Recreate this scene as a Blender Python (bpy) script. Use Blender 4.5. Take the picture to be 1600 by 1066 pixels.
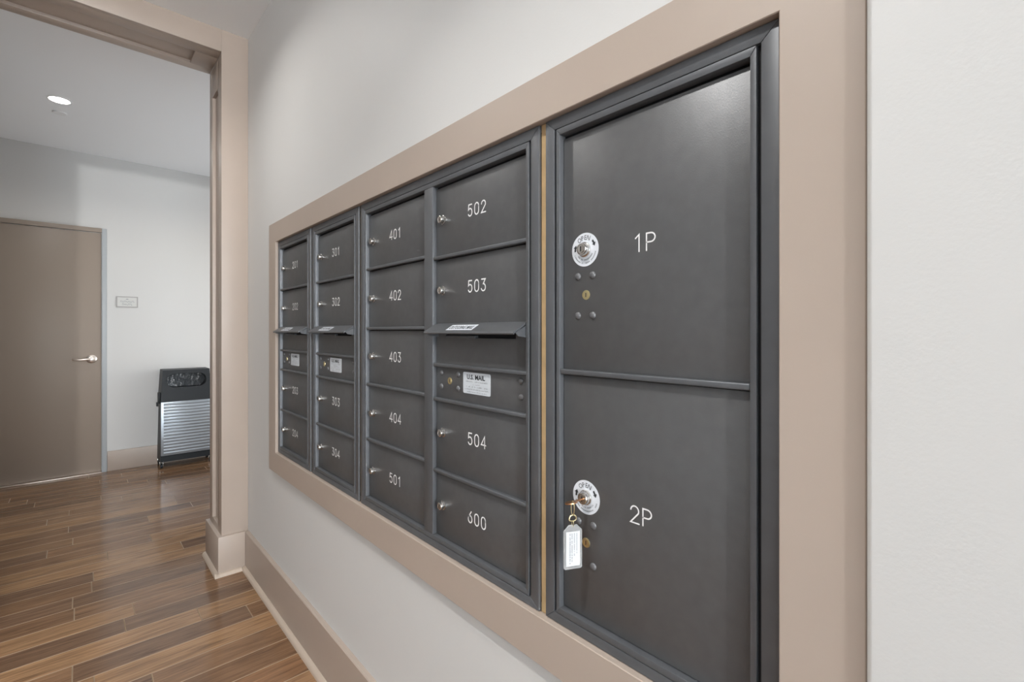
import bpy, bmesh, math, random
from mathutils import Vector, Matrix
PI = math.pi
for o in list(bpy.data.objects): bpy.data.objects.remove(o)
scene = bpy.context.scene
COL = scene.collection
random.seed(7)

# ------------------------------------------------------------------ camera
# world: X towards the mailbox wall (trim face X=0), Y along the wall away from the viewer, Z up
cam_d = bpy.data.cameras.new('camera'); cam = bpy.data.objects.new('camera', cam_d); COL.objects.link(cam)
cam.location = (-0.65, 0.0, 1.268)
cam.rotation_euler = (PI/2, 0, -math.atan2(674.5, 739.0))
cam_d.sensor_width = 36.0
cam_d.lens = 36.0*739.0/1600.0
cam_d.shift_y = -15.5/1600.0
cam_d.clip_start = 0.02
scene.camera = cam

# ------------------------------------------------------------------ world, light, exposure
w = bpy.data.worlds.new('sky'); scene.world = w; w.use_nodes = True
nt = w.node_tree; nt.nodes.clear()
wo = nt.nodes.new('ShaderNodeOutputWorld'); bg = nt.nodes.new('ShaderNodeBackground')
sk = nt.nodes.new('ShaderNodeTexSky'); sk.sky_type = 'NISHITA'; sk.sun_disc = False; sk.sun_elevation = math.radians(38); sk.sun_rotation = math.radians(140)
bg.inputs['Strength'].default_value = 0.25
nt.links.new(sk.outputs[0], bg.inputs['Color']); nt.links.new(bg.outputs[0], wo.inputs['Surface'])
vs = scene.view_settings
vs.view_transform = 'Standard'; vs.look = 'None'; vs.gamma = 1.0; vs.use_curve_mapping = False
vs.exposure = 0.0

def area(name, loc, rot, sx, sy, power, color, shape='RECTANGLE', spread=PI):
    l = bpy.data.lights.new(name, 'AREA'); l.shape = shape; l.size = sx; l.size_y = sy; l.energy = power; l.color = color; l.spread = spread
    o = bpy.data.objects.new(name, l); o.location = loc; o.rotation_euler = rot; COL.objects.link(o); return o
# daylight that enters by the lobby glazing behind the viewer
area('window_daylight', (-2.50, -2.8, 1.1), (0, -math.radians(130), 0), 1.8, 2.7, 38, (0.76, 0.89, 1.0))
area('entrance_daylight', (-1.55, -7.90, 1.1), (math.radians(116), 0, 0), 1.6, 1.8, 220, (0.80, 0.91, 1.0))
# added fill lamp at an unseen hall window, tilted up to brighten the ceiling
area('hall_ceiling_fill', (1.25, 4.35, 0.95), (0, math.radians(142), 0), 1.3, 1.5, 19, (0.92, 0.96, 1.0))
GLOBE = 1550.0     # added unseen globe, stand-in for the strong light from behind
DOWN = 4.5       # recessed downlights in the hall
LOBBY = 16.0      # recessed downlight above the mailboxes

# ------------------------------------------------------------------ materials
def mat(name, col, rough=0.5, metal=0.0, spec=0.5, bump=None, emit=None, tint=None, coat=0.0, trans=0.0, alpha=None):
    m = bpy.data.materials.new(name); m.use_nodes = True; n = m.node_tree; b = n.nodes['Principled BSDF']
    b.inputs['Base Color'].default_value = (*col, 1); b.inputs['Roughness'].default_value = rough; b.inputs['Metallic'].default_value = metal
    b.inputs['Specular IOR Level'].default_value = spec; b.inputs['Coat Weight'].default_value = coat
    b.inputs['Transmission Weight'].default_value = trans
    tc = n.nodes.new('ShaderNodeTexCoord')
    if bump:
        sc, st, dist = bump
        no = n.nodes.new('ShaderNodeTexNoise'); no.inputs['Scale'].default_value = sc; no.inputs['Detail'].default_value = 3
        bp = n.nodes.new('ShaderNodeBump'); bp.inputs['Strength'].default_value = st; bp.inputs['Distance'].default_value = dist
        n.links.new(tc.outputs['Object'], no.inputs['Vector']); n.links.new(no.outputs[0], bp.inputs['Height']); n.links.new(bp.outputs[0], b.inputs['Normal'])
    if tint:
        sc, amt = tint
        no2 = n.nodes.new('ShaderNodeTexNoise'); no2.inputs['Scale'].default_value = sc; no2.inputs['Detail'].default_value = 4
        mr = n.nodes.new('ShaderNodeMapRange'); mr.inputs[1].default_value = 0.3; mr.inputs[2].default_value = 0.7
        mr.inputs[3].default_value = 1-amt; mr.inputs[4].default_value = 1+amt
        mx = n.nodes.new('ShaderNodeVectorMath'); mx.operation = 'SCALE'; mx.inputs[0].default_value = col
        n.links.new(tc.outputs['Object'], no2.inputs['Vector']); n.links.new(no2.outputs[0], mr.inputs[0])
        n.links.new(mr.outputs[0], mx.inputs['Scale']); n.links.new(mx.outputs[0], b.inputs['Base Color'])
    if emit:
        b.inputs['Emission Color'].default_value = (*emit[0], 1); b.inputs['Emission Strength'].default_value = emit[1]
    return m
M = {}
M['wall'] = mat('wall_paint', (0.66, 0.657, 0.645), 0.55, bump=(220, 0.10, 0.002), tint=(1.2, 0.012))
M['ceiling'] = mat('ceiling_paint', (0.93, 0.94, 0.95), 0.8, bump=(150, 0.05, 0.002))
M['trim'] = mat('taupe_trim_paint', (0.44, 0.365, 0.308), 0.42, bump=(60, 0.04, 0.002), tint=(5, 0.02))
M['door'] = mat('taupe_door_paint', (0.32, 0.262, 0.215), 0.40, bump=(90, 0.04, 0.002))
M['addeddoor'] = mat('added_door_dark_brown', (0.09, 0.062, 0.045), 0.45)
M['box'] = mat('grey_powder_coat', (0.128, 0.130, 0.133), 0.41, 0.45, 0.5, bump=(520, 0.22, 0.0006), tint=(40, 0.05))
M['frame'] = mat('grey_anodised_frame', (0.120, 0.126, 0.135), 0.42, 0.35, 0.5, bump=(300, 0.05, 0.0005), tint=(25, 0.06))
M['dark'] = mat('dark_interior', (0.012, 0.012, 0.013), 0.8)
M['chrome'] = mat('chrome', (0.72, 0.70, 0.67), 0.16, 1.0)
M['nickel'] = mat('satin_nickel', (0.86, 0.78, 0.71), 0.34, 1.0)
M['brass'] = mat('brass', (0.86, 0.76, 0.46), 0.28, 1.0)
M['copper'] = mat('copper_key', (0.62, 0.32, 0.16), 0.3, 1.0)
M['rivet'] = mat('grey_rivet', (0.13, 0.13, 0.135), 0.35, 0.2)
M['ink'] = mat('engraved_white_fill', (0.86, 0.86, 0.86), 0.6)
M['sticker'] = mat('silver_sticker', (0.62, 0.66, 0.70), 0.35, 0.0, tint=(60, 0.04))
M['white'] = mat('white_sticker', (0.72, 0.75, 0.80), 0.4)
M['print'] = mat('black_print', (0.03, 0.035, 0.04), 0.6)
M['greyprint'] = mat('grey_print', (0.26, 0.28, 0.30), 0.6)
M['wood'] = mat('raw_pine_shim', (0.60, 0.42, 0.22), 0.6, tint=(30, 0.10))
M['shoe'] = mat('taupe_shoe_paint', (0.52, 0.43, 0.35), 0.4)
M['steel'] = mat('grey_steel_door_frame', (0.44, 0.47, 0.49), 0.4, 0.0)
M['binblack'] = mat('black_bin_plastic', (0.014, 0.017, 0.020), 0.45, 0.0, 0.3, bump=(400, 0.05, 0.0005))
M['binsilver'] = mat('silver_bin_panel', (0.34, 0.375, 0.41), 0.32, 0.55)
M['bag'] = mat('clear_bin_liner', (0.02, 0.025, 0.03), 0.25, 0.0, bump=(14, 0.5, 0.02))
M['signface'] = mat('sign_face', (0.64, 0.64, 0.62), 0.5)
M['signframe'] = mat('sign_frame', (0.38, 0.37, 0.36), 0.5)
M['lens'] = mat('downlight_lens', (1, 1, 1), 0.5, emit=((1.0, 0.96, 0.90), 14.0))
M['globe'] = mat('added_globe', (1, 1, 1), 0.4, emit=((1.0, 1.0, 1.0), GLOBE))
M['whitemetal'] = mat('white_metal', (0.88, 0.88, 0.88), 0.4)
M['paper'] = mat('paper', (0.66, 0.67, 0.68), 0.7)
M['alu'] = mat('window_frame_metal', (0.25, 0.26, 0.27), 0.35, 0.6)
def clear_plastic():
    m = bpy.data.materials.new('clear_plastic'); m.use_nodes = True; n = m.node_tree; n.nodes.clear()
    o = n.nodes.new('ShaderNodeOutputMaterial'); a = n.nodes.new('ShaderNodeBsdfTransparent'); a.inputs[0].default_value = (0.97, 0.98, 0.98, 1)
    g = n.nodes.new('ShaderNodeBsdfGlossy'); g.inputs['Roughness'].default_value = 0.08
    df = n.nodes.new('ShaderNodeBsdfDiffuse'); df.inputs[0].default_value = (0.75, 0.77, 0.78, 1)
    m1 = n.nodes.new('ShaderNodeMixShader'); m1.inputs[0].default_value = 0.16
    m2 = n.nodes.new('ShaderNodeMixShader'); m2.inputs[0].default_value = 0.25
    n.links.new(a.outputs[0], m1.inputs[1]); n.links.new(g.outputs[0], m1.inputs[2])
    n.links.new(m1.outputs[0], m2.inputs[1]); n.links.new(df.outputs[0], m2.inputs[2]); n.links.new(m2.outputs[0], o.inputs[0])
    return m
M['clear'] = clear_plastic()
def glass():
    m = bpy.data.materials.new('window_glass'); m.use_nodes = True; n = m.node_tree; n.nodes.clear()
    o = n.nodes.new('ShaderNodeOutputMaterial'); a = n.nodes.new('ShaderNodeBsdfTransparent')
    g = n.nodes.new('ShaderNodeBsdfGlossy'); g.inputs['Roughness'].default_value = 0.02
    m1 = n.nodes.new('ShaderNodeMixShader'); m1.inputs[0].default_value = 0.08
    n.links.new(a.outputs[0], m1.inputs[1]); n.links.new(g.outputs[0], m1.inputs[2]); n.links.new(m1.outputs[0], o.inputs[0]); return m
M['glass'] = glass()
def floor_wood(name, planked=False):
    # hickory: tone from the object colour, grain stretched along X
    m = bpy.data.materials.new(name); m.use_nodes = True; n = m.node_tree; L = n.links; b = n.nodes['Principled BSDF']
    tc = n.nodes.new('ShaderNodeTexCoord'); oi = n.nodes.new('ShaderNodeObjectInfo')
    off = n.nodes.new('ShaderNodeVectorMath'); off.operation = 'MULTIPLY'; off.inputs[1].default_value = (37.0, 91.0, 13.0)
    L.new(oi.outputs['Random'], off.inputs[0])
    ad = n.nodes.new('ShaderNodeVectorMath'); L.new(tc.outputs['Object'], ad.inputs[0]); L.new(off.outputs[0], ad.inputs[1])
    mp = n.nodes.new('ShaderNodeMapping'); mp.inputs['Scale'].default_value = (2.2, 26.0, 26.0); L.new(ad.outputs[0], mp.inputs[0])
    g1 = n.nodes.new('ShaderNodeTexNoise'); g1.inputs['Scale'].default_value = 1.6; g1.inputs['Detail'].default_value = 8; g1.inputs['Roughness'].default_value = 0.65; g1.inputs['Distortion'].default_value = 0.8
    L.new(mp.outputs[0], g1.inputs['Vector'])
    mp2 = n.nodes.new('ShaderNodeMapping'); mp2.inputs['Scale'].default_value = (3.0, 130.0, 130.0); L.new(ad.outputs[0], mp2.inputs[0])
    g2 = n.nodes.new('ShaderNodeTexNoise'); g2.inputs['Scale'].default_value = 2.0; g2.inputs['Detail'].default_value = 4; L.new(mp2.outputs[0], g2.inputs['Vector'])
    rp = n.nodes.new('ShaderNodeValToRGB'); e = rp.color_ramp.elements
    e[0].position = 0.30; e[0].color = (0.52, 0.49, 0.47, 1); e[1].position = 0.70; e[1].color = (1.30, 1.30, 1.28, 1)
    k = rp.color_ramp.elements.new(0.48); k.color = (0.95, 0.92, 0.90, 1)
    L.new(g1.outputs[0], rp.inputs[0])
    r2 = n.nodes.new('ShaderNodeMapRange'); r2.inputs[1].default_value = 0.3; r2.inputs[2].default_value = 0.7; r2.inputs[3].default_value = 0.72; r2.inputs[4].default_value = 1.22
    L.new(g2.outputs[0], r2.inputs[0])
    mu = n.nodes.new('ShaderNodeVectorMath'); mu.operation = 'MULTIPLY'; L.new(rp.outputs[0], mu.inputs[0])
    if planked:
        br = n.nodes.new('ShaderNodeTexBrick'); br.inputs['Scale'].default_value = 1.0; br.inputs['Brick Width'].default_value = 0.9; br.inputs['Row Height'].default_value = 0.1255
        br.inputs['Mortar Size'].default_value = 0.002; br.inputs['Color1'].default_value = (0.13, 0.075, 0.045, 1); br.inputs['Color2'].default_value = (0.24, 0.15, 0.095, 1); br.inputs['Mortar'].default_value = (0.05, 0.03, 0.02, 1)
        L.new(tc.outputs['Object'], br.inputs['Vector']); L.new(br.outputs[0], mu.inputs[1])
    else:
        L.new(oi.outputs['Color'], mu.inputs[1])
    sc = n.nodes.new('ShaderNodeVectorMath'); sc.operation = 'SCALE'; L.new(mu.outputs[0], sc.inputs[0]); L.new(r2.outputs[0], sc.inputs['Scale'])
    L.new(sc.outputs[0], b.inputs['Base Color'])
    b.inputs['Roughness'].default_value = 0.15; b.inputs['Specular IOR Level'].default_value = 0.5
    bp = n.nodes.new('ShaderNodeBump'); bp.inputs['Strength'].default_value = 0.12; bp.inputs['Distance'].default_value = 0.002
    L.new(g1.outputs[0], bp.inputs['Height']); L.new(bp.outputs[0], b.inputs['Normal'])
    return m
M['plankedge'] = mat('lit_plank_edge', (0.36, 0.255, 0.165), 0.45)  # lighter tan puts the light caught by the bevels into the colour
M['plank'] = floor_wood('hickory_plank'); M['floor'] = floor_wood('hickory_floor', True)

# ------------------------------------------------------------------ mesh builder
class MB:
    def __init__(s): s.v = []; s.f = []; s.m = []; s.sm = []
    def add(s, vs, fs, mi=0, smooth=False):
        k = len(s.v); s.sm += [smooth]*len(fs); s.v += [tuple(p) for p in vs]; s.f += [tuple(i+k for i in f) for f in fs]; s.m += [mi]*len(fs); return s
    def bm(s, b, mi=0):
        b.verts.index_update(); s.add([v.co[:] for v in b.verts], [[v.index for v in f.verts] for f in b.faces], mi); b.free(); return s
    def box(s, x0, x1, y0, y1, z0, z1, mi=0, bev=0.0, seg=2):
        b = bmesh.new(); bmesh.ops.create_cube(b, size=1)
        for v in b.verts: v.co = ((x0+x1)/2+v.co.x*(x1-x0), (y0+y1)/2+v.co.y*(y1-y0), (z0+z1)/2+v.co.z*(z1-z0))
        if bev: bmesh.ops.bevel(b, geom=b.edges[:], offset=bev, segments=seg, affect='EDGES', profile=0.5)
        return s.bm(b, mi)
    def prism(s, pts, axis, a0, a1, mi=0, smooth=False):
        # pts: 2D outline (ccw); axis 'x': (y,z), 'y': (x,z), 'z': (x,y)
        n = len(pts); P = lambda p, a: {'x': (a, p[0], p[1]), 'y': (p[0], a, p[1]), 'z': (p[0], p[1], a)}[axis]
        vs = [P(p, a0) for p in pts]+[P(p, a1) for p in pts]
        fs = [[i, (i+1) % n, n+(i+1) % n, n+i] for i in range(n)]+[list(range(n))[::-1], [n+i for i in range(n)]]
        return s.add(vs, fs, mi, smooth)
    def lathe(s, prof, c, axis=(-1, 0, 0), n=20, mi=0):
        # prof: list of (r, h) along axis from c
        a = Vector(axis).normalized(); u = a.orthogonal().normalized(); w_ = a.cross(u); vs = []; fs = []
        for r, h in prof:
            for i in range(n):
                t = 2*PI*i/n; vs.append(Vector(c)+a*h+(u*math.cos(t)+w_*math.sin(t))*r)
        for j in range(len(prof)-1):
            for i in range(n): fs.append([j*n+i, j*n+(i+1) % n, (j+1)*n+(i+1) % n, (j+1)*n+i])
        fs.append(list(range(n))[::-1]); fs.append([(len(prof)-1)*n+i for i in range(n)])
        return s.add(vs, fs, mi, True)
    def tube(s, pts, r, n=8, closed=False, mi=0):
        P = [Vector(p) for p in pts]; N = len(P); vs = []; fs = []; prev = None
        for i in range(N):
            t = (P[(i+1) % N]-P[i-1]) if closed else (P[min(i+1, N-1)]-P[max(i-1, 0)])
            t.normalize(); u = t.orthogonal().normalized() if prev is None else (prev-t*prev.dot(t)).normalized(); prev = u; w_ = t.cross(u)
            for k in range(n): vs.append(P[i]+(u*math.cos(2*PI*k/n)+w_*math.sin(2*PI*k/n))*r)
        for i in range(N if closed else N-1):
            j = (i+1) % N
            for k in range(n): fs.append([i*n+k, i*n+(k+1) % n, j*n+(k+1) % n, j*n+k])
        if not closed: fs += [list(range(n))[::-1], [(N-1)*n+k for k in range(n)]]
        return s.add(vs, fs, mi, True)
    def xf(s, mtx, start=0):
        s.v[start:] = [tuple(mtx @ Vector(p)) for p in s.v[start:]]; return s
    def mesh(s, name, mats, center):
        me = bpy.data.meshes.new(name)
        me.from_pydata([(p[0]-center[0], p[1]-center[1], p[2]-center[2]) for p in s.v], [], s.f)
        for mm in mats: me.materials.append(M[mm])
        me.polygons.foreach_set('material_index', s.m)
        b = bmesh.new(); b.from_mesh(me); bmesh.ops.recalc_face_normals(b, faces=b.faces[:]); b.to_mesh(me); b.free()
        me.polygons.foreach_set('use_smooth', s.sm)
        try: me.set_sharp_from_angle(angle=math.radians(32))
        except Exception: pass
        me.update(); return me
    def center(s):
        return tuple((min(p[i] for p in s.v)+max(p[i] for p in s.v))/2 for i in range(3))

def wpos(o):
    p = Vector((0, 0, 0))
    while o: p += o.location; o = o.parent
    return p
def tag(o, label=None, cat=None, group=None, kind=None):
    if label: o['label'] = label
    if cat: o['category'] = cat
    if group: o['group'] = group
    if kind: o['kind'] = kind
    return o
def part(name, mb, mats, parent=None, label=None):
    mats = [mats] if isinstance(mats, str) else mats
    c = mb.center(); me = mb.mesh(name, mats, c); o = bpy.data.objects.new(name, me); COL.objects.link(o)
    o.location = Vector(c)-(wpos(parent) if parent else Vector((0, 0, 0))); o.parent = parent
    if label: o['label'] = label
    return o
def inst(name, me, pos, parent=None):
    o = bpy.data.objects.new(name, me); COL.objects.link(o); o.location = Vector(pos)-(wpos(parent) if parent else Vector((0, 0, 0))); o.parent = parent; return o
def empty(name, loc, label=None, cat=None, group=None, kind=None):
    o = bpy.data.objects.new(name, None); o.empty_display_size = 0.05; COL.objects.link(o); o.location = loc
    return tag(o, label, cat, group, kind)
def struct(name, mb, mats): return tag(part(name, mb, mats), kind='structure')
def box(*a, **k): return MB().box(*a, **k)

# ------------------------------------------------------------------ lettering on a wall facing -X: u to the right = -Y, v = +Z
def ribbon(mb, pts, wd, x, mi=0):
    # one unbroken strip per stroke, pts in (y, z) world on plane X=x, rounded ends, mitred joins
    P = [Vector(p) for p in pts]; P = [P[0]]+[b for a, b in zip(P[:-1], P[1:]) if (b-a).length > 1e-7]; n = len(P); vs = []; fs = []
    for i in range(n):
        d0 = (P[i]-P[i-1]).normalized() if i else (P[1]-P[0]).normalized(); d1 = (P[i+1]-P[i]).normalized() if i < n-1 else d0
        n0 = Vector((-d0.y, d0.x)); n1 = Vector((-d1.y, d1.x)); m_ = n0+n1
        if m_.length < 1e-3: m_ = n1
        m_.normalize(); k = wd/2/max(0.45, m_.dot(n1)); vs += [(x, *(P[i]+m_*k)), (x, *(P[i]-m_*k))]
    for i in range(n-1): fs.append([2*i, 2*i+2, 2*i+3, 2*i+1])
    mb.add(vs, fs, mi)
    for c, dr in ((P[0], P[0]-P[1]), (P[-1], P[-1]-P[-2])):
        a0 = math.atan2(dr.y, dr.x); mb.add([(x, c.x+wd/2*math.cos(a0+PI*(k/6-0.5)), c.y+wd/2*math.sin(a0+PI*(k/6-0.5))) for k in range(7)], [list(range(7))], mi)
def arc(cx, cy, rx, ry, a0, a1, n=12): return [(cx+rx*math.cos(math.radians(a0+(a1-a0)*i/n)), cy+ry*math.sin(math.radians(a0+(a1-a0)*i/n))) for i in range(n+1)]
GL = {'0': [arc(.3, .68, .28, .32, 0, 180)+arc(.3, .32, .28, .32, 180, 360)+[(.58, .68)]],
      '1': [[(.12, .80), (.36, 1.0), (.36, 0)]],
      '2': [arc(.3, .72, .27, .28, 175, -25, 12)+[(.02, 0), (.60, 0)]],
      '3': [[(.05, 1.0), (.55, 1.0), (.28, .60)]+arc(.28, .30, .29, .30, 90, -160, 12)],
      '4': [[(.46, 0), (.46, 1.0), (.0, .27), (.62, .27)]],
      '5': [[(.53, 1.0), (.10, 1.0), (.06, .56)]+arc(.29, .33, .28, .33, 120, -150, 12)],
      '6': [[(.47, 1.0), (.10, .50)]+arc(.30, .31, .27, .31, 150, -210, 18)],
      'P': [[(.04, 0), (.04, 1.0), (.32, 1.0)]+arc(.32, .74, .28, .26, 90, -90, 10)+[(.04, .48)]]}
def number(txt, yc, zc, hgt, x, parent, wd=0.0030, pitch=None, label=None):
    mb = MB(); pitch = pitch or hgt*0.93; n = len(txt)
    for i, c in enumerate(txt):
        u0 = (i-(n-1)/2)*pitch-0.31*hgt
        for st in GL[c]: ribbon(mb, [(yc-(u0+px*hgt), zc+(py-0.5)*hgt) for px, py in st], wd, x)
    return part('number', mb, 'ink', parent, label or 'white engraved number '+txt)
def text_mesh(txt, size, bold=0.0):
    cu = bpy.data.curves.new('t', 'FONT'); cu.body = txt; cu.size = size; cu.align_x = 'CENTER'; cu.align_y = 'CENTER'; cu.offset = bold; cu.resolution_u = 2
    o = bpy.data.objects.new('t', cu); COL.objects.link(o); dg = bpy.context.evaluated_depsgraph_get()
    me = bpy.data.meshes.new_from_object(o.evaluated_get(dg)); vs = [v.co[:] for v in me.vertices]; fs = [list(p.vertices) for p in me.polygons]
    bpy.data.objects.remove(o); bpy.data.curves.remove(cu); bpy.data.meshes.remove(me); return vs, fs
def put_text(mb, txt, yc, zc, x, hgt, width=None, bold=0.0, mi=1):
    vs, fs = text_mesh(txt, 1.0, bold); x0 = min(v[0] for v in vs); x1 = max(v[0] for v in vs); y0 = min(v[1] for v in vs); y1 = max(v[1] for v in vs)
    sy = hgt/(y1-y0); sx = width/(x1-x0) if width else sy
    mb.add([(x, yc-(v[0]-(x0+x1)/2)*sx, zc+(v[1]-(y0+y1)/2)*sy) for v in vs], fs, mi)
def dashes(mb, yc, zc, x, width, hgt, rnd, mi=2, fill=0.8):
    # a line of print too small to read
    u = -width/2
    while u < width/2:
        l = rnd.uniform(0.6, 1.6)*hgt
        if rnd.random() < fill:
            for k in range(max(1, int(l/hgt*2))):
                a = u+k*hgt*0.5; hh = hgt*rnd.choice((0.65, 0.65, 1.0))
                if a+hgt*0.32 < width/2: mb.add([(x, yc-a, zc-hgt/2), (x, yc-a-hgt*0.32, zc-hgt/2), (x, yc-a-hgt*0.32, zc-hgt/2+hh), (x, yc-a, zc-hgt/2+hh)], [[0, 1, 2, 3]], mi)
        u += l+hgt*0.35

# ------------------------------------------------------------------ dimensions
WX = 0.018; CEIL = 2.84; FARY = 5.63; OPY0, OPY1 = 2.84, 3.137; JX = -0.107; JL = -0.945; HEAD = 2.725
TY0, TY1, TZ0, TZ1 = 0.2136, 2.298, 0.7189, 1.671          # inner edge of the mailbox trim
TW = 0.0905

# ------------------------------------------------------------------ structure
fl = struct('floor', MB().box(-3.0, 1.6, -8.2, 5.9, -0.08, -0.0121).box(-3.0, 1.6, -8.2, 0.687, -0.012, -0.0004).box(-3.0, -2.2005, 0.688, 5.9, -0.012, -0.0004).box(1.2005, 1.6, 0.688, 5.9, -0.012, -0.0004), 'floor')
# planks run along X; rows 125.5 mm
ROW = 0.1255; BASE = 2.445
tones = [(0.165, 0.098, 0.058), (0.195, 0.120, 0.072), (0.225, 0.142, 0.086), (0.250, 0.158, 0.096), (0.140, 0.086, 0.055), (0.180, 0.108, 0.064)]
dark, mid, tan = (0.110, 0.070, 0.050), (0.175, 0.105, 0.064), (0.275, 0.172, 0.098)
known = {10: [(-0.79, dark, mid)], 9: [(-0.33, mid, tan)], 7: [(-0.205, tan, dark)], 6: [(-0.60, dark, tan)], 3: [(-0.67, mid, (0.19, 0.115, 0.07))], 2: [(-0.47, tan, mid)],
         0: [], -1: [(-0.672, mid, dark), (-0.085, dark, mid)], -2: [], -3: [(-0.455, dark, mid)], 13: [(-0.706, mid, dark)], 12: [(-0.31, mid, tan)], 14: [(-0.124, tan, mid)]}
rowtone = {8: tan, 7: tan, 5: (0.15, 0.09, 0.055), 4: dark, 1: dark, 0: tan, -2: tan, -4: (0.13, 0.075, 0.045), -5: (0.19, 0.105, 0.06)}
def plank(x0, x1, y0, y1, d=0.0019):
    # flat top, eased edges in lighter tan painting the light they catch, sides
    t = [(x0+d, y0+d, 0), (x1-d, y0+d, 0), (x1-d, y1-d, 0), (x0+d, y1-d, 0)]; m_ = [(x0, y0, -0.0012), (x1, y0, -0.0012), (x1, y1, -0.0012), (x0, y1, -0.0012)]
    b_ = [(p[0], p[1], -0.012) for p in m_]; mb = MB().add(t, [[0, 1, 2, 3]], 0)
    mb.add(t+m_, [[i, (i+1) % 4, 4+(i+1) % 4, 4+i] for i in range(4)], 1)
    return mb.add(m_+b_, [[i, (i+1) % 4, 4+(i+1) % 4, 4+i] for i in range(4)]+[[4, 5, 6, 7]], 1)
rnd = random.Random(11)
r0 = int((0.6-BASE)/ROW); r1 = int((FARY-BASE)/ROW)+1
XA, XB = -2.2, 1.2
for r in range(r0, r1):
    y0 = BASE+r*ROW; y1 = min(y0+ROW, FARY+0.01)
    xb = 0.03 if y0 < 2.82 else XB
    js = [k[0] for k in known.get(r, [])]
    cuts = sorted(js)
    x = cuts[-1] if cuts else rnd.uniform(-0.9, -0.2) if r not in (0, -2, -4, -5) else -1.3
    if not cuts: cuts = [x]
    while cuts[-1] < xb-0.5:
        nx = cuts[-1]+rnd.uniform(0.55, 1.15)
        if nx > xb-0.1: break
        cuts.append(nx)
    while cuts[0] > XA+0.4:
        nx = cuts[0]-rnd.uniform(0.55, 1.15)
        if nx < XA+0.1: break
        cuts.insert(0, nx)
    ed = [XA]+cuts+[xb]
    for a, b_ in zip(ed[:-1], ed[1:]):
        g = 0.0002
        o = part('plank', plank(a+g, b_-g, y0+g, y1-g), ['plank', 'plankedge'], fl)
        c = rnd.choice(tones)
        if r in rowtone: c = rowtone[r]
        for k in known.get(r, []):
            if abs(b_-k[0]) < 1e-6: c = k[1]
            elif abs(a-k[0]) < 1e-6: c = k[2]
        v = rnd.uniform(0.92, 1.08)*1.25; c = [0.65*q+0.35*a_ for q, a_ in zip(c, (0.195, 0.116, 0.067))]; o.color = (c[0]*v*1.04, c[1]*v, c[2]*v*0.92, 1)
struct('ceiling', box(-3.2, 1.8, -8.2, 5.9, CEIL, CEIL+0.12), 'ceiling')
# mailbox wall with the hole for the cabinets
def holed(x0, x1, y0, y1, z0, z1, hy0, hy1, hz0, hz1):
    return MB().box(x0, x1, y0, hy0, z0, z1).box(x0, x1, hy1, y1, z0, z1).box(x0, x1, hy0, hy1, z0, hz0).box(x0, x1, hy0, hy1, hz1, z1)
struct('wall_right', holed(WX, 0.45, 0.1225, 2.90, 0, CEIL, 0.205, 2.308, 0.70, 1.69), 'wall')
# the wall beside the viewer stands slightly proud, with a rounded corner
r_ = 0.006; px = -0.008; py = 0.1225
corner = [(px+r_-r_*math.cos(t), py-r_+r_*math.sin(t)) for t in [PI/2*i/8 for i in range(9)]]
struct('wall_front_right', MB().prism([(0.45, -8.1), (px, -8.1)]+corner+[(0.45, py)], 'z', 0, CEIL, 0, True), 'wall')
struct('wall_left', holed(-2.75, -2.6, -8.0, 2.86, 0, CEIL, -4.2, -1.4, 0.15, 2.55), 'wall')
struct('wall_back', MB().box(-2.75, -2.45, -8.15, -8.0, 0, CEIL).box(-0.65, -0.03, -8.15, -8.0, 0, CEIL).box(-2.45, -0.65, -8.15, -8.0, 2.3, CEIL), 'wall')
wi = empty('window_3', (-1.55, -8.07, 0), kind='structure')
for xx in (-2.45, -1.575, -0.70): part('frame', box(xx, xx+0.05, -8.10, -8.04, 0.0, 2.3, bev=0.003), 'alu', wi)
for zz in (0.0, 2.25): part('frame', box(-2.40, -0.70, -8.10, -8.04, zz, zz+0.05, bev=0.003), 'alu', wi)
part('pane', box(-2.40, -1.575, -8.075, -8.069, 0.05, 2.25), 'glass', wi); part('pane', box(-1.525, -0.70, -8.075, -8.069, 0.05, 2.25), 'glass', wi)
wi = empty('window_1', (-2.68, -2.8, 0.15), kind='structure')
for yy in (-4.2, -2.825, -1.45): part('frame', box(-2.70, -2.64, yy, yy+0.05, 0.15, 2.55, bev=0.003), 'alu', wi)
for zz in (0.15, 2.50): part('frame', box(-2.70, -2.64, -4.15, -1.45, zz, zz+0.05, bev=0.003), 'alu', wi)
part('pane', box(-2.675, -2.669, -4.15, -2.825, 0.2, 2.5), 'glass', wi); part('pane', box(-2.675, -2.669, -2.775, -1.45, 0.2, 2.5), 'glass', wi)
# wall with the cased opening
struct('wall_opening', MB().box(-2.75, JL-0.02, 2.86, 3.12, 0, CEIL).box(0.018, 0.45, 2.90, 3.12, 0, CEIL), 'wall')
struct('wall_far', box(-3.15, 1.8, FARY, FARY+0.15, 0, CEIL), 'wall')
struct('wall_far_right', holed(1.35, 1.5, 3.12, FARY, 0, CEIL, 3.5, 5.2, 0.2, 2.3), 'wall')
struct('wall_far_left', box(-3.15, -3.0, 3.12, FARY, 0, CEIL), 'wall')
struct('wall_far_near', MB().box(-3.15, -2.75, 2.86, 3.12, 0, CEIL).box(0.45, 1.5, 2.90, 3.12, 0, CEIL), 'wall')
wi = empty('added_window_2', (1.42, 4.35, 0.2), kind='structure')  # unseen window added to go with the hall ceiling fill
for yy in (3.5, 4.325, 5.15): part('frame', box(1.39, 1.45, yy, yy+0.05, 0.2, 2.3, bev=0.003), 'alu', wi)
part('pane', box(1.418, 1.424, 3.55, 4.325, 0.2, 2.3), 'glass', wi); part('pane', box(1.418, 1.424, 4.375, 5.15, 0.2, 2.3), 'glass', wi)

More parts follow.
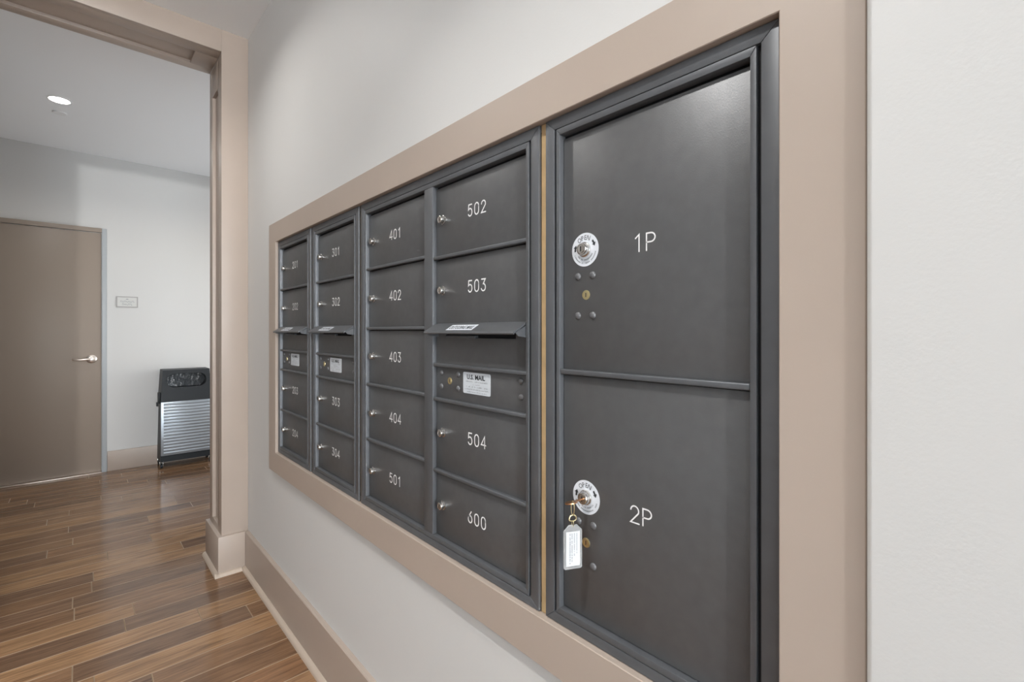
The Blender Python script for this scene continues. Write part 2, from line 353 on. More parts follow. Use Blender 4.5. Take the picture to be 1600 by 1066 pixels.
# cased opening: legs, header, panelled jamb, plinth blocks, shoe moulding
t = empty('trim_2', (JX, OPY0, 0), kind='structure')
B = 0.0012
part('casing_leg', box(JX, 0.0175, OPY0, 2.862, 0, CEIL, bev=B), 'trim', t)
part('casing_head', box(JL, JX, OPY0, 2.862, HEAD, CEIL, bev=B), 'trim', t)
part('casing_leg', box(JL-0.125, JL, OPY0, 2.862, 0, CEIL, bev=B), 'trim', t)
part('jamb_panel', box(JX+0.016, 0.0175, 2.862, 3.12, 0, CEIL), 'trim', t)
part('jamb_stile', box(JX, JX+0.0165, 2.862, 2.925, 0, HEAD, bev=B), 'trim', t)
part('jamb_stile', box(JX, 0.0175, 3.068, OPY1, 0, HEAD, bev=B), 'trim', t)
part('jamb_rail', box(JX, JX+0.0165, 2.9255, 3.0675, 2.566, HEAD, bev=B), 'trim', t)
part('jamb_rail', box(JX, JX+0.0165, 2.9255, 3.0675, 0, 0.235, bev=B), 'trim', t)
part('head_panel', box(JL, JX, 2.862, 3.12, HEAD+0.016, CEIL), 'trim', t)
part('head_stile', box(JL, JX, 2.862, 2.93, HEAD, HEAD+0.0165, bev=B), 'trim', t)
part('head_stile', box(JL, JX, 3.075, OPY1, HEAD, CEIL, bev=B), 'trim', t)
part('head_rail', box(-0.209, JX, 2.9305, 3.0745, HEAD, HEAD+0.0165, bev=B), 'trim', t)
part('jamb_panel', box(JL-0.1, JL, 2.862, OPY1, 0, CEIL), 'trim', t)
part('plinth_block', box(JX-0.018, 0.0, 2.822, 3.155, 0.0, 0.2, bev=0.0025), 'trim', t)
part('plinth_block', box(JL-0.125, JL+0.018, 2.822, 3.155, 0.0, 0.2, bev=0.0025), 'trim', t)
def quarter(r, n=6): return [(r*math.sin(PI/2*i/n), r*math.cos(PI/2*i/n)) for i in range(n+1)]
def shoe_y(x, y0, y1, sgn): return MB().prism([(x, 0)]+[(x+sgn*a, b_) for a, b_ in quarter(0.018)], 'y', y0, y1, 0, True)
def shoe_x(y, x0, x1, sgn): return MB().prism([(y, 0)]+[(y+sgn*a, b_) for a, b_ in quarter(0.018)], 'x', x0, x1, 0, True)
part('shoe_moulding', shoe_y(JX-0.018, 2.806, 3.155, -1), 'shoe', t)
part('shoe_moulding', shoe_x(2.822, JX-0.036, -0.018, -1), 'shoe', t)
part('shoe_moulding', shoe_x(2.822, JL-0.125, JL+0.0175, -1), 'shoe', t)
# baseboards
bb = empty('baseboard_right', (0, 1.5, 0), kind='structure')
part('board', MB().prism([(0.0, 0), (0.0175, 0), (0.0175, 0.199), (0.003, 0.199), (0.0, 0.196)], 'y', 0.1228, 2.8215), 'trim', bb)
part('shoe_moulding', shoe_y(-0.0005, 0.125, 2.8215, -1), 'shoe', bb)
bb = empty('baseboard_front_right', (-0.01, -1.0, 0), kind='structure')
part('board', box(-0.026, -0.0085, -7.99, 0.1222, 0, 0.199, bev=0.002), 'trim', bb)
part('shoe_moulding', shoe_y(-0.0265, -7.99, 0.1222, -1), 'shoe', bb)
bb = empty('baseboard_left', (JL-0.2, 2.86, 0), kind='structure')
part('board', box(-1.198, JL-0.1255, 2.842, 2.8595, 0, 0.199, bev=0.002), 'trim', bb)
bb = empty('baseboard_far', (0, FARY, 0), kind='structure')
part('board', box(-0.470, 1.35, FARY-0.016, FARY-0.0005, 0, 0.18, bev=0.002), 'trim', bb)
part('board', box(-3.0, -1.48, FARY-0.016, FARY-0.0005, 0, 0.18, bev=0.002), 'trim', bb)

# far door in its steel frame
dr = empty('door_1', (-0.97, FARY, 0), kind='structure')
fr = part('frame_leg', box(-0.507, -0.473, FARY-0.022, FARY-0.0005, 0, 2.188, bev=0.002), 'steel', dr)
part('frame_leg', box(-1.477, -1.443, FARY-0.022, FARY-0.0005, 0, 2.188, bev=0.002), 'steel', dr)
part('frame_head', box(-1.443, -0.507, FARY-0.022, FARY-0.0005, 2.150, 2.188, bev=0.002), 'door', dr)
part('leaf', box(-1.439, -0.511, FARY-0.012, FARY-0.0005, 0.012, 2.144, bev=0.0015), 'door', dr)
part('threshold', box(-1.443, -0.507, FARY-0.05, FARY-0.0005, 0.0, 0.011, bev=0.003), 'nickel', dr)
hd = part('lever_handle', MB().lathe([(0.0, 0), (0.036, 0), (0.036, 0.006), (0.030, 0.011), (0.016, 0.013), (0.0125, 0.016), (0.0125, 0.045), (0.010, 0.052), (0, 0.053)], (-0.575, FARY-0.012, 1.020), (0, -1, 0), 24)
          .tube([(-0.570, FARY-0.056, 1.020), (-0.59, FARY-0.058, 1.020), (-0.62, FARY-0.060, 1.019), (-0.66, FARY-0.058, 1.017), (-0.690, FARY-0.050, 1.017), (-0.697, FARY-0.040, 1.017)], 0.0085, 10), 'nickel', dr, 'satin nickel lever')
# unseen dark door added left of the opening to darken the mailbox reflections
dr = empty('added_dark_door', (-1.75, 2.86, 0), kind='structure')
part('leaf', box(-2.25, -1.25, 2.846, 2.8595, 0.012, 2.35, bev=0.0015), 'addeddoor', dr)
part('frame_leg', box(-1.249, -1.20, 2.838, 2.8595, 0, 2.40, bev=0.002), 'addeddoor', dr)
part('frame_leg', box(-2.30, -2.251, 2.838, 2.8595, 0, 2.40, bev=0.002), 'addeddoor', dr)
part('frame_head', box(-2.251, -1.249, 2.838, 2.8595, 2.352, 2.40, bev=0.002), 'addeddoor', dr)
# ------------------------------------------------------------------ trim around the mailboxes
t = empty('trim_1', (0, 1.25, TZ0-TW), kind='structure')
def surround(oy0, oy1, oz0, oz1, iy0, iy1, iz0, iz1, x0, x1, c):
    # one seamless painted surround with eased edges
    R = lambda y0, y1, z0, z1, x: [(x, y0, z0), (x, y1, z0), (x, y1, z1), (x, y0, z1)]
    rings = [R(oy0, oy1, oz0, oz1, x1), R(oy0, oy1, oz0, oz1, x0+c), R(oy0+c, oy1-c, oz0+c, oz1-c, x0), R(iy0-c, iy1+c, iz0-c, iz1+c, x0), R(iy0, iy1, iz0, iz1, x0+c), R(iy0, iy1, iz0, iz1, x1)]
    vs_ = sum(rings, []); n = len(rings); return MB().add(vs_, [[4*k+i, 4*k+(i+1) % 4, 4*((k+1) % n)+(i+1) % 4, 4*((k+1) % n)+i] for k in range(n) for i in range(4)])
part('surround_board', surround(TY0-TW+0.0005, TY1+0.096, TZ0-0.092, TZ1+0.089, TY0, TY1, TZ0, TZ1, 0, 0.0175, 0.0012), 'trim', t)
# raw wood showing in the gaps between the cabinets
for (a, b_) in ((0.6290, 0.6470), (1.4403, 1.4572), (1.8698, 1.8891)):
    part('wood_shim', box(0.0195, 0.04, a, b_, TZ0-0.015, TZ1+0.015), 'wood', t)

# ------------------------------------------------------------------ mailbox cabinets
FX = 0.0115; DX = 0.0222                     # front of frames, front of doors
ZT, ZB = 1.635, 0.751; FZT, FZB = 1.648, 0.738  # master frame inner edge, outer flange inner edge
OT, OB = TZ1-0.0012, TZ0+0.0012
def lathe_mesh(name, prof, mats, n=16, extra=None):
    mb = MB().lathe(prof, (0, 0, 0), (-1, 0, 0), n)
    if extra: extra(mb)
    return mb.mesh(name, mats, (0, 0, 0))
def keyway(x, hgt, wd):
    def f(mb): mb.add([(x, -wd, -hgt), (x, wd, -hgt), (x, wd, hgt), (x, -wd, hgt)], [[0, 1, 2, 3]], 1)
    return f
LOCK = lathe_mesh('lock', [(0.0115, 0), (0.0115, 0.0015), (0.0100, 0.0022), (0.0097, 0.0095), (0.0090, 0.0112), (0.0076, 0.0120), (0.0074, 0.0114), (0.0062, 0.0114), (0.0060, 0.0124), (0, 0.0125)], ['chrome', 'dark'], 24, keyway(-0.0127, 0.0040, 0.0008))
RIVET = lathe_mesh('rivet', [(0.0068, 0), (0.0064, 0.0013), (0.0050, 0.0028), (0.0026, 0.0037), (0, 0.0039)], ['rivet'], 14)
BRASS = lathe_mesh('lock', [(0.0088, 0), (0.0086, 0.0008), (0.0074, 0.0010), (0.0072, 0.0003), (0.0066, 0.0003), (0.0064, 0.0012), (0, 0.0012)], ['brass', 'dark'], 18, keyway(-0.0014, 0.0038, 0.0008))

def ring4(root, name, y0, y1, z0, z1, iy0, iy1, iz0, iz1, x0, x1, bev, m):
    # four mitred rails around an opening
    for pts in ([(y0, z1), (y1, z1), (iy1, iz1), (iy0, iz1)], [(y0, z0), (y1, z0), (iy1, iz0), (iy0, iz0)],
                [(y0, z0), (y0, z1), (iy0, iz1), (iy0, iz0)], [(y1, z0), (y1, z1), (iy1, iz1), (iy1, iz0)]):
        cy = sum(p[0] for p in pts)/4; cz = sum(p[1] for p in pts)/4
        pts = [(p[0]+math.copysign(0.0001, cy-p[0]), p[1]+math.copysign(0.0001, cz-p[1])) for p in pts]
        mb = MB().prism(pts, 'x', x0, x1); b = bmesh.new(); vv = [b.verts.new(p) for p in mb.v]
        for f in mb.f: b.faces.new([vv[i] for i in f])
        bmesh.ops.recalc_face_normals(b, faces=b.faces[:])
        ed = [e for e in b.edges if all(abs(v.co.x-x0) < 1e-6 for v in e.verts)]
        bmesh.ops.bevel(b, geom=ed, offset=bev, segments=2, affect='EDGES', profile=0.5)
        part(name, MB().bm(b), m, root)

def lock_ring(root, yc, zc, rnd):
    mb = MB(); n = 40; R, r = 0.0303, 0.0
    x = DX-0.0004
    mb.lathe([(R, 0), (R, 0.0004)], (DX, yc, zc), (-1, 0, 0), n, 0)
    X = x-0.0002
    for i, c in enumerate('OPEN'):
        ang = math.radians(125-i*19.0); k = len(mb.v)
        vs_, fs_ = text_mesh(c, 0.0125, 0.0)
        ca, sa = math.cos(ang-PI/2), math.sin(ang-PI/2)
        pts = []
        for v in vs_:
            u, vv = v[0]*0.9, v[1]; uu = u*ca-vv*sa+0.0212*math.cos(ang); ww = u*sa+vv*ca+0.0212*math.sin(ang); pts.append((X, yc-uu, zc+ww))
        mb.add(pts, fs_, 1)
    for ang in (171, 28):
        # curved arrow either side of the word, both clockwise
        a0 = math.radians(ang); rr = 0.0225
        def P(da, dr): a = a0+math.radians(da); return (X, yc-(rr+dr)*math.cos(a), zc+(rr+dr)*math.sin(a))
        mb.add([P(14, -.0019), P(14, .0019), P(-2, .0019), P(-2, -.0019)], [[0, 1, 2, 3]], 1)
        mb.add([P(-2, -.0044), P(-2, .0044), P(-17, 0)], [[0, 1, 2]], 1)
    for rr, h_, a0, a1 in ((0.0245, 0.0022, 200, 345), (0.0185, 0.0026, 215, 330)):
        a = a0
        while a < a1:
            wdeg = rnd.uniform(3.0, 7.0)
            if rnd.random() < 0.82:
                A, B2 = math.radians(a), math.radians(a+wdeg*0.75)
                mb.add([(X, yc-(rr-h_/2)*math.cos(A), zc+(rr-h_/2)*math.sin(A)), (X, yc-(rr-h_/2)*math.cos(B2), zc+(rr-h_/2)*math.sin(B2)),
                        (X, yc-(rr+h_/2)*math.cos(B2), zc+(rr+h_/2)*math.sin(B2)), (X, yc-(rr+h_/2)*math.cos(A), zc+(rr+h_/2)*math.sin(A))], [[0, 1, 2, 3]], 2)
            a += wdeg
    return part('open_sticker', mb, ['white', 'print', 'greyprint'], root, 'round white sticker reading OPEN with two arrows')

def mail_door(root, y0, y1, z0, z1, txt, zc):
    g = 0.0012
    dmb = box(DX, DX+0.004, y0+g, y1-g, z0+g, z1-0.0065, bev=0.0008)
    o = part('door', dmb, 'box', root, 'dark grey mailbox door numbered '+txt)
    inst('lock', LOCK, (DX, y1-0.030, zc-0.003), o)
    number(txt, (y0+y1)/2+0.003, zc, 0.0265, DX-0.0003, o)
    return o
def bar(root, y0, y1, zc, hgt=0.0085):
    part('divider_bar', box(FX+0.0004, DX+0.006, y0+0.0003, y1-0.0003, zc-hgt/2, zc+hgt/2, bev=0.0022, seg=3), 'frame', root)

def outgoing_column(root, y0, y1, nums, seed):
    rn = random.Random(seed)
    ZR = [1.452, 1.279, 1.1827, 1.096, 0.916]
    mail_door(root, y0, y1, ZR[0], ZT, nums[0], 1.550); bar(root, y0, y1, ZR[0])
    mail_door(root, y0, y1, ZR[1], ZR[0], nums[1], 1.3725)
    # slot panel with a real opening
    s0, s1, sz0, sz1 = y0+0.041, y1-0.042, 1.2515, 1.2745
    mb = MB(); x0, x1 = DX, DX+0.004
    mb.box(x0, x1, y0+.001, s0, ZR[2], ZR[1]).box(x0, x1, s1, y1-.001, ZR[2], ZR[1]).box(x0, x1, s0, s1, ZR[2], sz0).box(x0, x1, s0, s1, sz1, ZR[1])
    sp = part('slot_panel', mb, 'box', root)
    part('slot_flap', box(DX+0.010, DX+0.012, s0, s1, sz0-0.004, sz1+0.004), 'dark', sp)
    part('slot_lip', box(DX-0.0005, DX+0.010, (s0+s1)/2+0.01, s1-0.001, sz0-0.0005, sz0+0.006, bev=0.0005), 'frame', sp)
    # sloping hood, side cheeks, outgoing-mail sticker
    hz0, hz1 = 1.2835, 1.2640; hx = -0.020
    h0, h1 = y0+0.0015, y1-0.009
    hb = MB().prism([(DX, hz0+0.004), (FX, hz0+0.0015), (hx, hz1+0.003), (hx-0.0015, hz1-0.0005), (hx, hz1-0.003), (hx+0.002, hz1), (FX, hz0-0.003), (DX, hz0-0.001)], 'y', h0, h1)
    for yy in (h0, h1-0.0025): hb.prism([(DX, hz0), (hx+0.004, hz1+0.001), (hx+0.012, hz1-0.006), (DX, hz1-0.010)], 'y', yy, yy+0.0025)
    hood = part('slot_hood', hb, 'frame', root, 'sloping metal hood over the outgoing mail slot')
    st = MB(); sy0, sy1 = y0+0.145, y0+0.245
    dxv, dzv = hx-FX, (hz1+0.003)-(hz0+0.0015); L = math.hypot(dxv, dzv); nx_, nz_ = dzv/L, -dxv/L
    def S(u, v, lift=0.0004): f = 0.16+0.68*(1-v); return (FX+dxv*f+nx_*-lift*0+(-abs(nx_))*lift, sy1-u*(sy1-sy0), hz0+0.0015+dzv*f+abs(nz_)*lift)
    st.add([S(0, 0), S(1, 0), S(1, 1), S(0, 1)], [[0, 1, 2, 3]], 0)
    vs_, fs_ = text_mesh('OUTGOING MAIL', 1.0, 0.015); xa = min(v[0] for v in vs_); xb_ = max(v[0] for v in vs_); ya = min(v[1] for v in vs_); yb = max(v[1] for v in vs_)
    st.add([S(0.05+0.9*(v[0]-xa)/(xb_-xa), 0.2+0.6*(v[1]-ya)/(yb-ya), 0.0007) for v in vs_], fs_, 1)
    part('hood_sticker', st, ['white', 'print'], hood, 'white sticker reading OUTGOING MAIL')
    bar(root, y0, y1, ZR[2])
    # postal lock panel
    pp = part('postal_panel', box(DX, DX+0.004, y0+.001, y1-.001, ZR[3]+.001, ZR[2]-.001, bev=0.0008), 'box', root)
    for a, z in ((y1-0.024, 1.1635), (y1-0.095, 1.1635), (y1-0.024, 1.1297), (y1-0.095, 1.1297), (y0+0.025, 1.165), (y0+0.025, 1.131)): inst('rivet', RIVET, (DX, a, z), pp)
    inst('lock', BRASS, (DX, y1-0.060, 1.1455), pp)
    ly1, ly0, lz1, lz0 = y1-0.1155, y1-0.2165, 1.1715, 1.122; X = DX-0.0006
    lb = MB(); rr = 0.004; out = []
    for cy, cz, a0 in ((ly1-rr, lz1-rr, 0), (ly0+rr, lz1-rr, 90), (ly0+rr, lz0+rr, 180), (ly1-rr, lz0+rr, 270)):
        out += [(cy+rr*math.cos(math.radians(a0+k*30)), cz+rr*math.sin(math.radians(a0+k*30))) for k in range(4)]
    lb.prism(out, 'x', X, DX-0.0001, 0)
    yc = (ly0+ly1)/2; X -= 0.0003
    put_text(lb, 'U.S. MAIL', yc+0.002, lz1-0.0105, X, 0.0115, 0.067, 0.03, 1)
    for z, wd, f in ((1.1505, 0.080, .95), (1.1440, 0.034, .95), (1.1385, 0.082, .6), (1.1325, 0.088, .95), (1.1265, 0.080, .85)): dashes(lb, yc, z, X, wd, 0.0030, rn, 2, f)
    part('label_plate', lb, ['sticker', 'print', 'greyprint'], pp, 'silver label reading U.S. MAIL with fine print below')
    bar(root, y0, y1, ZR[3])
    mail_door(root, y0, y1, ZR[4], ZR[3], nums[2], 1.0165); bar(root, y0, y1, ZR[4])
    mail_door(root, y0, y1, ZB, ZR[4], nums[3], 0.834)

def cabinet(label, cols):
    y0 = min(c[0] for c in cols); y1 = max(c[1] for c in cols)
    lo, hi = y0-0.0362, y1+0.0362
    lo = max(lo, TY0+0.001); hi = min(hi, TY1-0.001)
    root = empty('mailbox_unit', (FX, (y0+y1)/2, OB), label, 'mailbox', 'mailbox units in the wall')
    ring4(root, 'frame_rail', lo, hi, OB, OT, y0-0.0138, y1+0.0138, FZB, FZT, FX, 0.0185, 0.0012, 'frame')
    ring4(root, 'door_frame_rail', y0-0.0085, y1+0.0085, FZB+0.0012, FZT-0.0012, y0, y1, ZB, ZT, FX-0.0004, DX+0.006, 0.0010, 'frame')
    # body behind
    part('body', MB().box(DX+0.014, 0.36, lo+0.002, hi-0.002, OB+0.002, OT-0.002).box(0.0187, DX+0.014, y0-0.0150, y0-0.0087, FZB, FZT).box(0.0187, DX+0.014, y1+0.0087, y1+0.0150, FZB, FZT), 'dark', root)
    return root

c1 = cabinet('dark grey mailbox unit with doors 201 to 204, farthest along the wall', [(1.9254, 2.2654)])
outgoing_column(c1, 1.9254, 2.2654, ('201', '202', '203', '204'), 1)
c2 = cabinet('dark grey single-column mailbox unit with doors 301 to 304', [(1.4935, 1.8335)])
outgoing_column(c2, 1.4935, 1.8335, ('301', '302', '303', '304'), 2)
c3 = cabinet('wide dark grey two-column mailbox unit with doors 401 to 600', [(0.6833, 1.0233), (1.064, 1.404)])
part('centre_post', box(FX, DX+0.006, 1.0236, 1.0637, ZB+0.0002, ZT-0.0002, bev=0.001), 'frame', c3)
outgoing_column(c3, 0.6833, 1.0233, ('502', '503', '504', '600'), 3)
zz = [ZT, 1.461, 1.276, 1.102, 0.930, ZB]
for i, (nm, zc) in enumerate((('401', 1.549), ('402', 1.3715), ('403', 1.193), ('404', 1.0165), ('501', 0.838))):
    mail_door(c3, 1.064, 1.404, zz[i+1], zz[i], nm, zc)
    if i < 4: bar(c3, 1.064, 1.404, zz[i+1])
c4 = cabinet('dark grey parcel locker with two tall doors 1P and 2P, nearest', [(0.2527, 0.5927)])
CAM = [(0.0135, 0), (0.0135, 0.003), (0.0125, 0.004), (0.0115, 0.0045), (0.0110, 0.0100), (0.0100, 0.0115), (0.0085, 0.0118), (0.0083, 0.0108), (0.0070, 0.0108), (0.0068, 0.0125), (0, 0.0126)]
CAMLOCK = lathe_mesh('lock', CAM, ['chrome', 'dark'], 28, keyway(-0.0129, 0.0045, 0.0009))
for (z0, z1, txt, tz, lz, ly, riv, kz) in ((1.1925, ZT, '1P', 1.4115, 1.4148, 0.541, [(0.5576, 1.3675), (0.524, 1.3675), (0.5576, 1.296), (0.524, 1.296)], 1.333),
                                      (ZB, 1.1925, '2P', 0.967, 0.969, 0.5385, [(0.5561, 0.9215), (0.5222, 0.9225), (0.5561, 0.850), (0.5226, 0.850)], 0.8873)):
    o = part('door', box(DX, DX+0.004, 0.2527+.0012, 0.5927-.0012, z0+.0012, z1-.0065, bev=0.0008), 'box', c4, 'tall dark grey parcel door marked '+txt)
    lock_ring(o, ly, lz, random.Random(txt))
    inst('lock', CAMLOCK, (DX-0.0004, ly, lz), o)
    for y, z in riv: inst('rivet', RIVET, (DX, y, z), o)
    inst('lock', BRASS, (DX, 0.5385, kz), o)
    number(txt, 0.4195 if txt == '1P' else 0.426, tz, 0.0275, DX-0.0003, o, 0.0024, 0.0225)
bar(c4, 0.2527, 0.5927, 1.1925, 0.0095)

# ------------------------------------------------------------------ key with its tag in the lower parcel lock
ky, kz = 0.5385, 0.969
k = empty('key_with_tag', (DX-0.0125, ky, kz), 'copper key with clear white-paper tag hanging from lower parcel lock', 'key')
kb = MB().box(DX-0.030, DX-0.0125, ky-0.0011, ky+0.0011, kz-0.0035, kz+0.0035, bev=0.0004)
bow = [(DX-0.040+0.0125*math.cos(2*PI*i/20)*0.95, kz-0.001+0.0105*math.sin(2*PI*i/20)) for i in range(20)]
kb.prism(bow, 'y', ky-0.0011, ky+0.0011)
kb.xf(Matrix.Translation((DX, ky, kz)) @ Matrix.Rotation(math.radians(78), 4, 'X') @ Matrix.Translation((-DX, -ky, -kz)))
part('key', kb, 'copper', k, 'copper-coloured key turned flat')
cx_, cy_ = DX-0.036, ky+0.001
part('key_ring', MB().tube([(cx_+0.0016*math.cos(a)*0, cy_+0.0035*math.cos(a), kz-0.011+0.0125*math.sin(a)) for a in [2*PI*i/24 for i in range(24)]], 0.0009, 8, True), 'brass', k)
part('swivel', MB().tube([(cx_+0.0068*math.cos(a)*0.93, cy_-0.0068*math.cos(a)*0.4, kz-0.030+(0.0075 if math.sin(a) > 0 else 0.0035)*math.sin(a)) for a in [2*PI*i/20 for i in range(20)]], 0.0012, 8, True), 'brass', k)
part('link', MB().tube([(cx_, cy_+0.0020*math.cos(a), kz-0.038+0.0055*math.sin(a)) for a in [2*PI*i/16 for i in range(16)]], 0.0007, 6, True), 'brass', k)
# tag hangs in a plane whose right-hand direction is (0.90, -0.44)
ux, uy = 0.899, -0.438
tw, th_ = 0.0335, 0.0755; topz = kz-0.0405
def TG(u, v, n=0.0): return (cx_+ux*u-uy*-n*0+(-0.438)*n, cy_+uy*u-0.899*n, topz-v)
def tagprism(outl, n0, n1, mi, mb):
    N = len(outl); mb.add([TG(u, v, n0) for u, v in outl]+[TG(u, v, n1) for u, v in outl], [[i, (i+1) % N, N+(i+1) % N, N+i] for i in range(N)]+[list(range(N))[::-1], [N+i for i in range(N)]], mi)
h_ = tw/2; ou = [(-h_+.009, 0), (h_-.009, 0), (h_, .009), (h_, th_-.002), (h_-.002, th_), (-h_+.002, th_), (-h_, th_-.002), (-h_, .009)]
mb = MB(); tagprism(ou, -0.0012, 0.0018, 0, mb); tg = part('tag', mb, 'clear', k, 'clear plastic tag sleeve')
rim = MB(); rim.tube([TG(u*0.98, v, 0.0003) for u, v in ou], 0.0011, 6, True); part('tag_rim', rim, 'clear', tg)
mb = MB(); ins = [(-h_+.0035, .0105), (h_-.004, .0105), (h_-.004, th_-.005), (-h_+.0035, th_-.005)]; tagprism(ins, 0.0019, 0.0023, 0, mb)
rn = random.Random(5)
for u, ln, wd in ((-0.0060, 0.055, .0024), (-0.0022, 0.050, .0022), (0.0022, 0.040, .0020), (0.0068, 0.036, .0018)):
    v = 0.0135
    while v < 0.0135+ln:
        l = rn.uniform(.0008, .0022)
        if rn.random() < 0.8: mb.add([TG(u-wd/2, v, .0025), TG(u+wd/2*rn.uniform(.2, 1), v, .0025), TG(u+wd/2, v+l*.6, .0025), TG(u-wd/2, v+l*.6, .0025)], [[0, 1, 2, 3]], 1)
        v += l
part('paper_insert', mb, ['paper', 'greyprint'], k, 'white paper insert with rows of small vertical print')

# ------------------------------------------------------------------ waste bin in the hall
bx0, bx1, by0, by1 = -0.110, 0.306, 5.37, 5.605
b = empty('waste_bin', ((bx0+bx1)/2, (by0+by1)/2, 0), 'black wheeled waste bin with ribbed silver front panel by far wall', 'bin')
def tapered(z0, z1, i0, i1, d0, d1):
    # i: side inset, d: front inset at bottom/top
    vs_ = [(bx0+i0, by0+d0, z0), (bx1-i0, by0+d0, z0), (bx1-i0, by1, z0), (bx0+i0, by1, z0), (bx0+i1, by0+d1, z1), (bx1-i1, by0+d1, z1), (bx1-i1, by1, z1), (bx0+i1, by1, z1)]
    return MB().add(vs_, [[0, 1, 2, 3], [4, 5, 6, 7], [0, 1, 5, 4], [1, 2, 6, 5], [2, 3, 7, 6], [3, 0, 4, 7]])
part('base', tapered(0.062, 0.110, 0.0, 0.001, 0.0, 0.0), 'binblack', b)
part('body', tapered(0.1102, 0.620, 0.001, 0.012, 0.010, 0.012), 'binblack', b)
# ribbed front panel
mb = MB(); n = 17; z0, z1 = 0.118, 0.612
mb.box(bx0+0.006, bx1-0.006, by0+0.004, by0+0.012, z0, z1, bev=0.002)
for i in range(n):
    zc = z0+0.022+(z1-z0-0.044)*i/(n-1)
    prof = [(by0+0.0045-0.0032*math.sin(PI*q/6), zc-0.0125+0.025*q/6) for q in range(7)]
    mb.prism(prof, 'x', bx0+0.026, bx1-0.026, 0, True)
part('ribbed_panel', mb, 'binsilver', b, 'silver front panel with horizontal ribs')
# lid section with an oval throat
lid = MB(); zl0, zl1 = 0.612, 0.905; ow, oh = 0.158, 0.064; ocx = (bx0+bx1)/2-0.002; ocz = 0.806
def fy(z): return by0-0.004+0.030*(z-zl0)/(zl1-zl0)
def inset(z): return 0.006+0.018*(z-zl0)/(zl1-zl0)
N = 48; outer = []; inner = []
for i in range(N):
    a = 2*PI*i/N; ca, sa = math.cos(a), math.sin(a)
    # stadium
    k_ = ow-oh; sx = k_ if ca > 1e-6 else -k_ if ca < -1e-6 else 0
    inner.append((ocx+sx+oh*ca if abs(ca) > 1e-6 else ocx, ocz+oh*sa))
    tx = ((bx1-bx0)/2)/max(abs(ca), 1e-6); tz = ((zl1-ocz) if sa > 0 else (ocz-zl0))/max(abs(sa), 1e-6); s_ = min(tx, tz)
    zz_ = ocz+s_*sa; hw = (bx1-bx0)/2-inset(zz_); outer.append((ocx+max(-hw, min(hw, s_*ca)), zz_))
# make corners exact
for cxn, czn in ((1, zl1), (-1, zl1), (1, zl0), (-1, zl0)):
    tgt = (ocx+cxn*((bx1-bx0)/2-inset(czn)), czn); j = min(range(N), key=lambda q: (outer[q][0]-tgt[0])**2+(outer[q][1]-tgt[1])**2); outer[j] = tgt
vs_ = [(x, fy(z), z) for x, z in outer]+[(x, fy(z), z) for x, z in inner]+[(x*0.97+ocx*0.03, fy(z)+0.09, z*0.97+ocz*0.03) for x, z in inner]+[(x, by1, z) for x, z in outer]
fs_ = []
for i in range(N):
    j = (i+1) % N; fs_ += [[i, j, N+j, N+i], [N+i, N+j, 2*N+j, 2*N+i], [i, j, 3*N+j, 3*N+i]]
fs_.append([3*N+i for i in range(N)])
lid.add(vs_, fs_); hd = part('lid', lid, 'binblack', b, 'black hooded top with oval opening')
mb = MB()
mb.add([(x, fy(z)+0.075+0.02*math.sin(9*q), z) for q, (x, z) in enumerate([(x*1.0, z) for x, z in inner])], [list(range(N))]); part('liner', mb, 'bag', b, 'crumpled dark liner inside the opening')
part('bracket', MB().box(bx0-0.012, bx0+0.008, by0+0.03, by0+0.09, 0.600, 0.700, bev=0.003).box(bx0-0.024, bx0-0.010, by0+0.03, by0+0.07, 0.575, 0.612, bev=0.003), 'binblack', b)
for xx in (bx0+0.012, bx1-0.018):
    for yy in (by0+0.03, by1-0.03):
        c = part('caster', MB().tube([(xx-0.009, yy, 0.024), (xx+0.009, yy, 0.024)], 0.024, 16), 'binblack', b)
        part('fork', MB().box(xx-0.014, xx-0.0105, yy-0.010, yy+0.016, 0.018, 0.062, bev=0.001).box(xx+0.0105, xx+0.014, yy-0.010, yy+0.016, 0.018, 0.062, bev=0.001), 'chrome', c)

# ------------------------------------------------------------------ wall sign, ceiling fittings
sx0, sx1, sz0, sz1 = -0.408, -0.252, 1.487, 1.587; sy = FARY
s = empty('wall_sign', ((sx0+sx1)/2, sy, sz0), 'small grey-bordered sign plate on the wall beside the door', 'sign')
part('frame', MB().box(sx0, sx1, sy-0.008, sy-0.0005, sz1-0.008, sz1).box(sx0, sx1, sy-0.008, sy-0.0005, sz0, sz0+0.008).box(sx0, sx0+0.008, sy-0.008, sy-0.0005, sz0+0.008, sz1-0.008).box(sx1-0.008, sx1, sy-0.008, sy-0.0005, sz0+0.008, sz1-0.008), 'signframe', s)
mb = MB().box(sx0+0.008, sx1-0.008, sy-0.005, sy-0.0008, sz0+0.008, sz1-0.008)
rn = random.Random(3); yf = sy-0.0054
for z, w_, h_ in ((1.541, 0.096, 0.015), (1.514, 0.070, 0.017)):
    u = -w_/2
    while u < w_/2:
        a = (sx0+sx1)/2+u; l = h_*0.42
        for (q0, q1, v0, v1) in ((0, .25, 0, 1), (.25, 1, rn.choice((.78, 0.4, 0)), None)):
            v1 = v1 if v1 is not None else v0+0.22
            mb.add([(a+l*q0, yf, z-h_/2+h_*v0), (a+l*q1, yf, z-h_/2+h_*v0), (a+l*q1, yf, z-h_/2+h_*v1), (a+l*q0, yf, z-h_/2+h_*v1)], [[0, 1, 2, 3]], 1)
        u += h_*0.62
mb.add([((sx0+sx1)/2+q, yf, 1.560+dz) for q, dz in ((-.012, 0), (.012, 0), (.004, .006), (-.004, .006))], [[0, 1, 2, 3]], 1)
part('plate', mb, ['signface', 'greyprint'], s, 'pale plate with two lines of grey print')

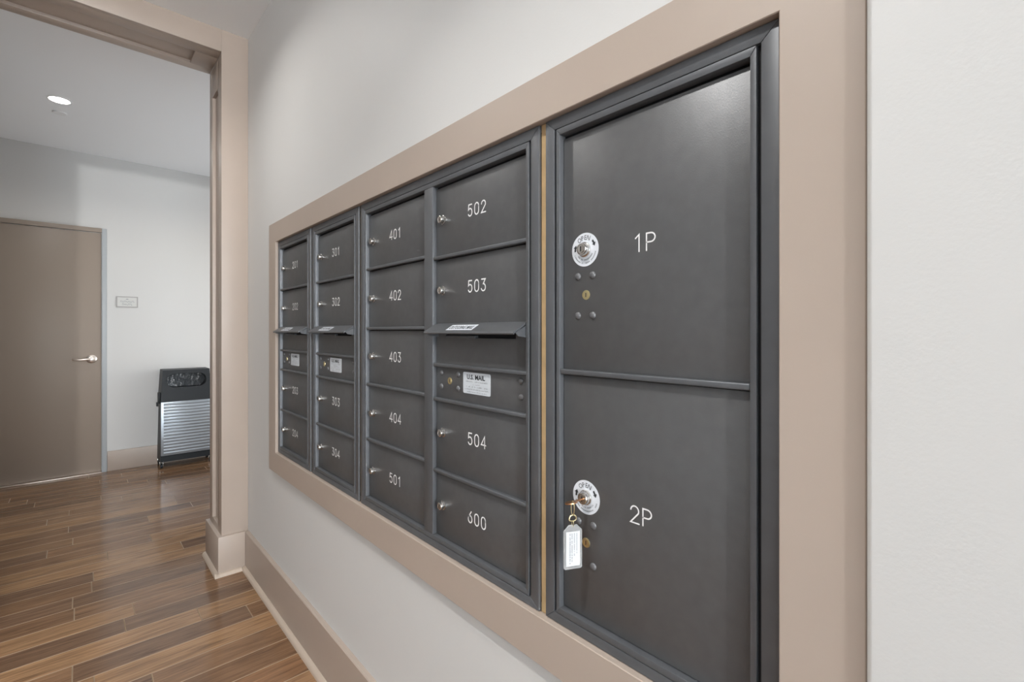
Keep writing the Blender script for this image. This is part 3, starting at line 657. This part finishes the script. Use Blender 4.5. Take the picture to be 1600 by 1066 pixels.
def downlight(x, y, label, power=DOWN, spread=150):
    d = empty('downlight', (x, y, CEIL), label, 'ceiling light', 'recessed downlights')
    mb = MB(); n = 32
    ringv = [(r, z) for r, z in ((0.066, CEIL-0.0005), (0.066, CEIL-0.003), (0.056, CEIL-0.004), (0.053, CEIL-0.001))]
    vs_ = []; fs_ = []
    for r, z in ringv: vs_ += [(x+r*math.cos(2*PI*i/n), y+r*math.sin(2*PI*i/n), z) for i in range(n)]
    for j in range(3):
        for i in range(n): fs_.append([j*n+i, j*n+(i+1) % n, (j+1)*n+(i+1) % n, (j+1)*n+i])
    mb.add(vs_, fs_); part('trim_ring', mb, 'whitemetal', d)
    part('lens', MB().lathe([(0.053, 0), (0.053, 0.0012)], (x, y, CEIL-0.0022), (0, 0, 1), n), 'lens', d, 'glowing white lens')
    area('downlight_lamp', (x, y, CEIL-0.008), (0, 0, 0), 0.10, 0.10, power, (1.0, 0.98, 0.95), 'DISK', math.radians(spread))
downlight(-0.755, 4.45, 'small round lit recessed downlight in the hall ceiling')
downlight(0.55, 4.45, 'recessed hall downlight hidden behind the cased opening')
downlight(-1.0, 0.5, 'recessed downlight in the lobby ceiling above the parcel locker', LOBBY, 112)
downlight(-0.70, 2.2, 'recessed downlight in the lobby ceiling near the cased opening', LOBBY*0.5, 140)
sp = tag(part('sprinkler_cover', MB().lathe([(0.040, 0), (0.040, 0.004), (0.036, 0.007), (0, 0.0075)], (-0.76, 4.707, CEIL-0.0003), (0, 0, -1), 28), 'whitemetal'), 'flat round white sprinkler cover on ceiling beside the downlight', 'sprinkler')

# added unseen globe, stand-in for the strong light from high behind the viewer
gx, gy = -1.84, -6.0
g = empty('added_globe_light', (gx, gy, CEIL), 'added white globe lamp, unseen, standing in for the light from behind', 'ceiling light')
part('canopy', MB().lathe([(0.06, 0), (0.06, 0.012), (0.05, 0.02), (0.02, 0.024)], (gx, gy, CEIL-0.0003), (0, 0, -1), 24), 'whitemetal', g)
part('globe', MB().lathe([(0.002, 0)]+[(0.12*math.sin(PI*i/12), 0.12-0.12*math.cos(PI*i/12)) for i in range(1, 12)]+[(0.002, 0.24)], (gx, gy, CEIL-0.026), (0, 0, -1), 24), 'globe', g)
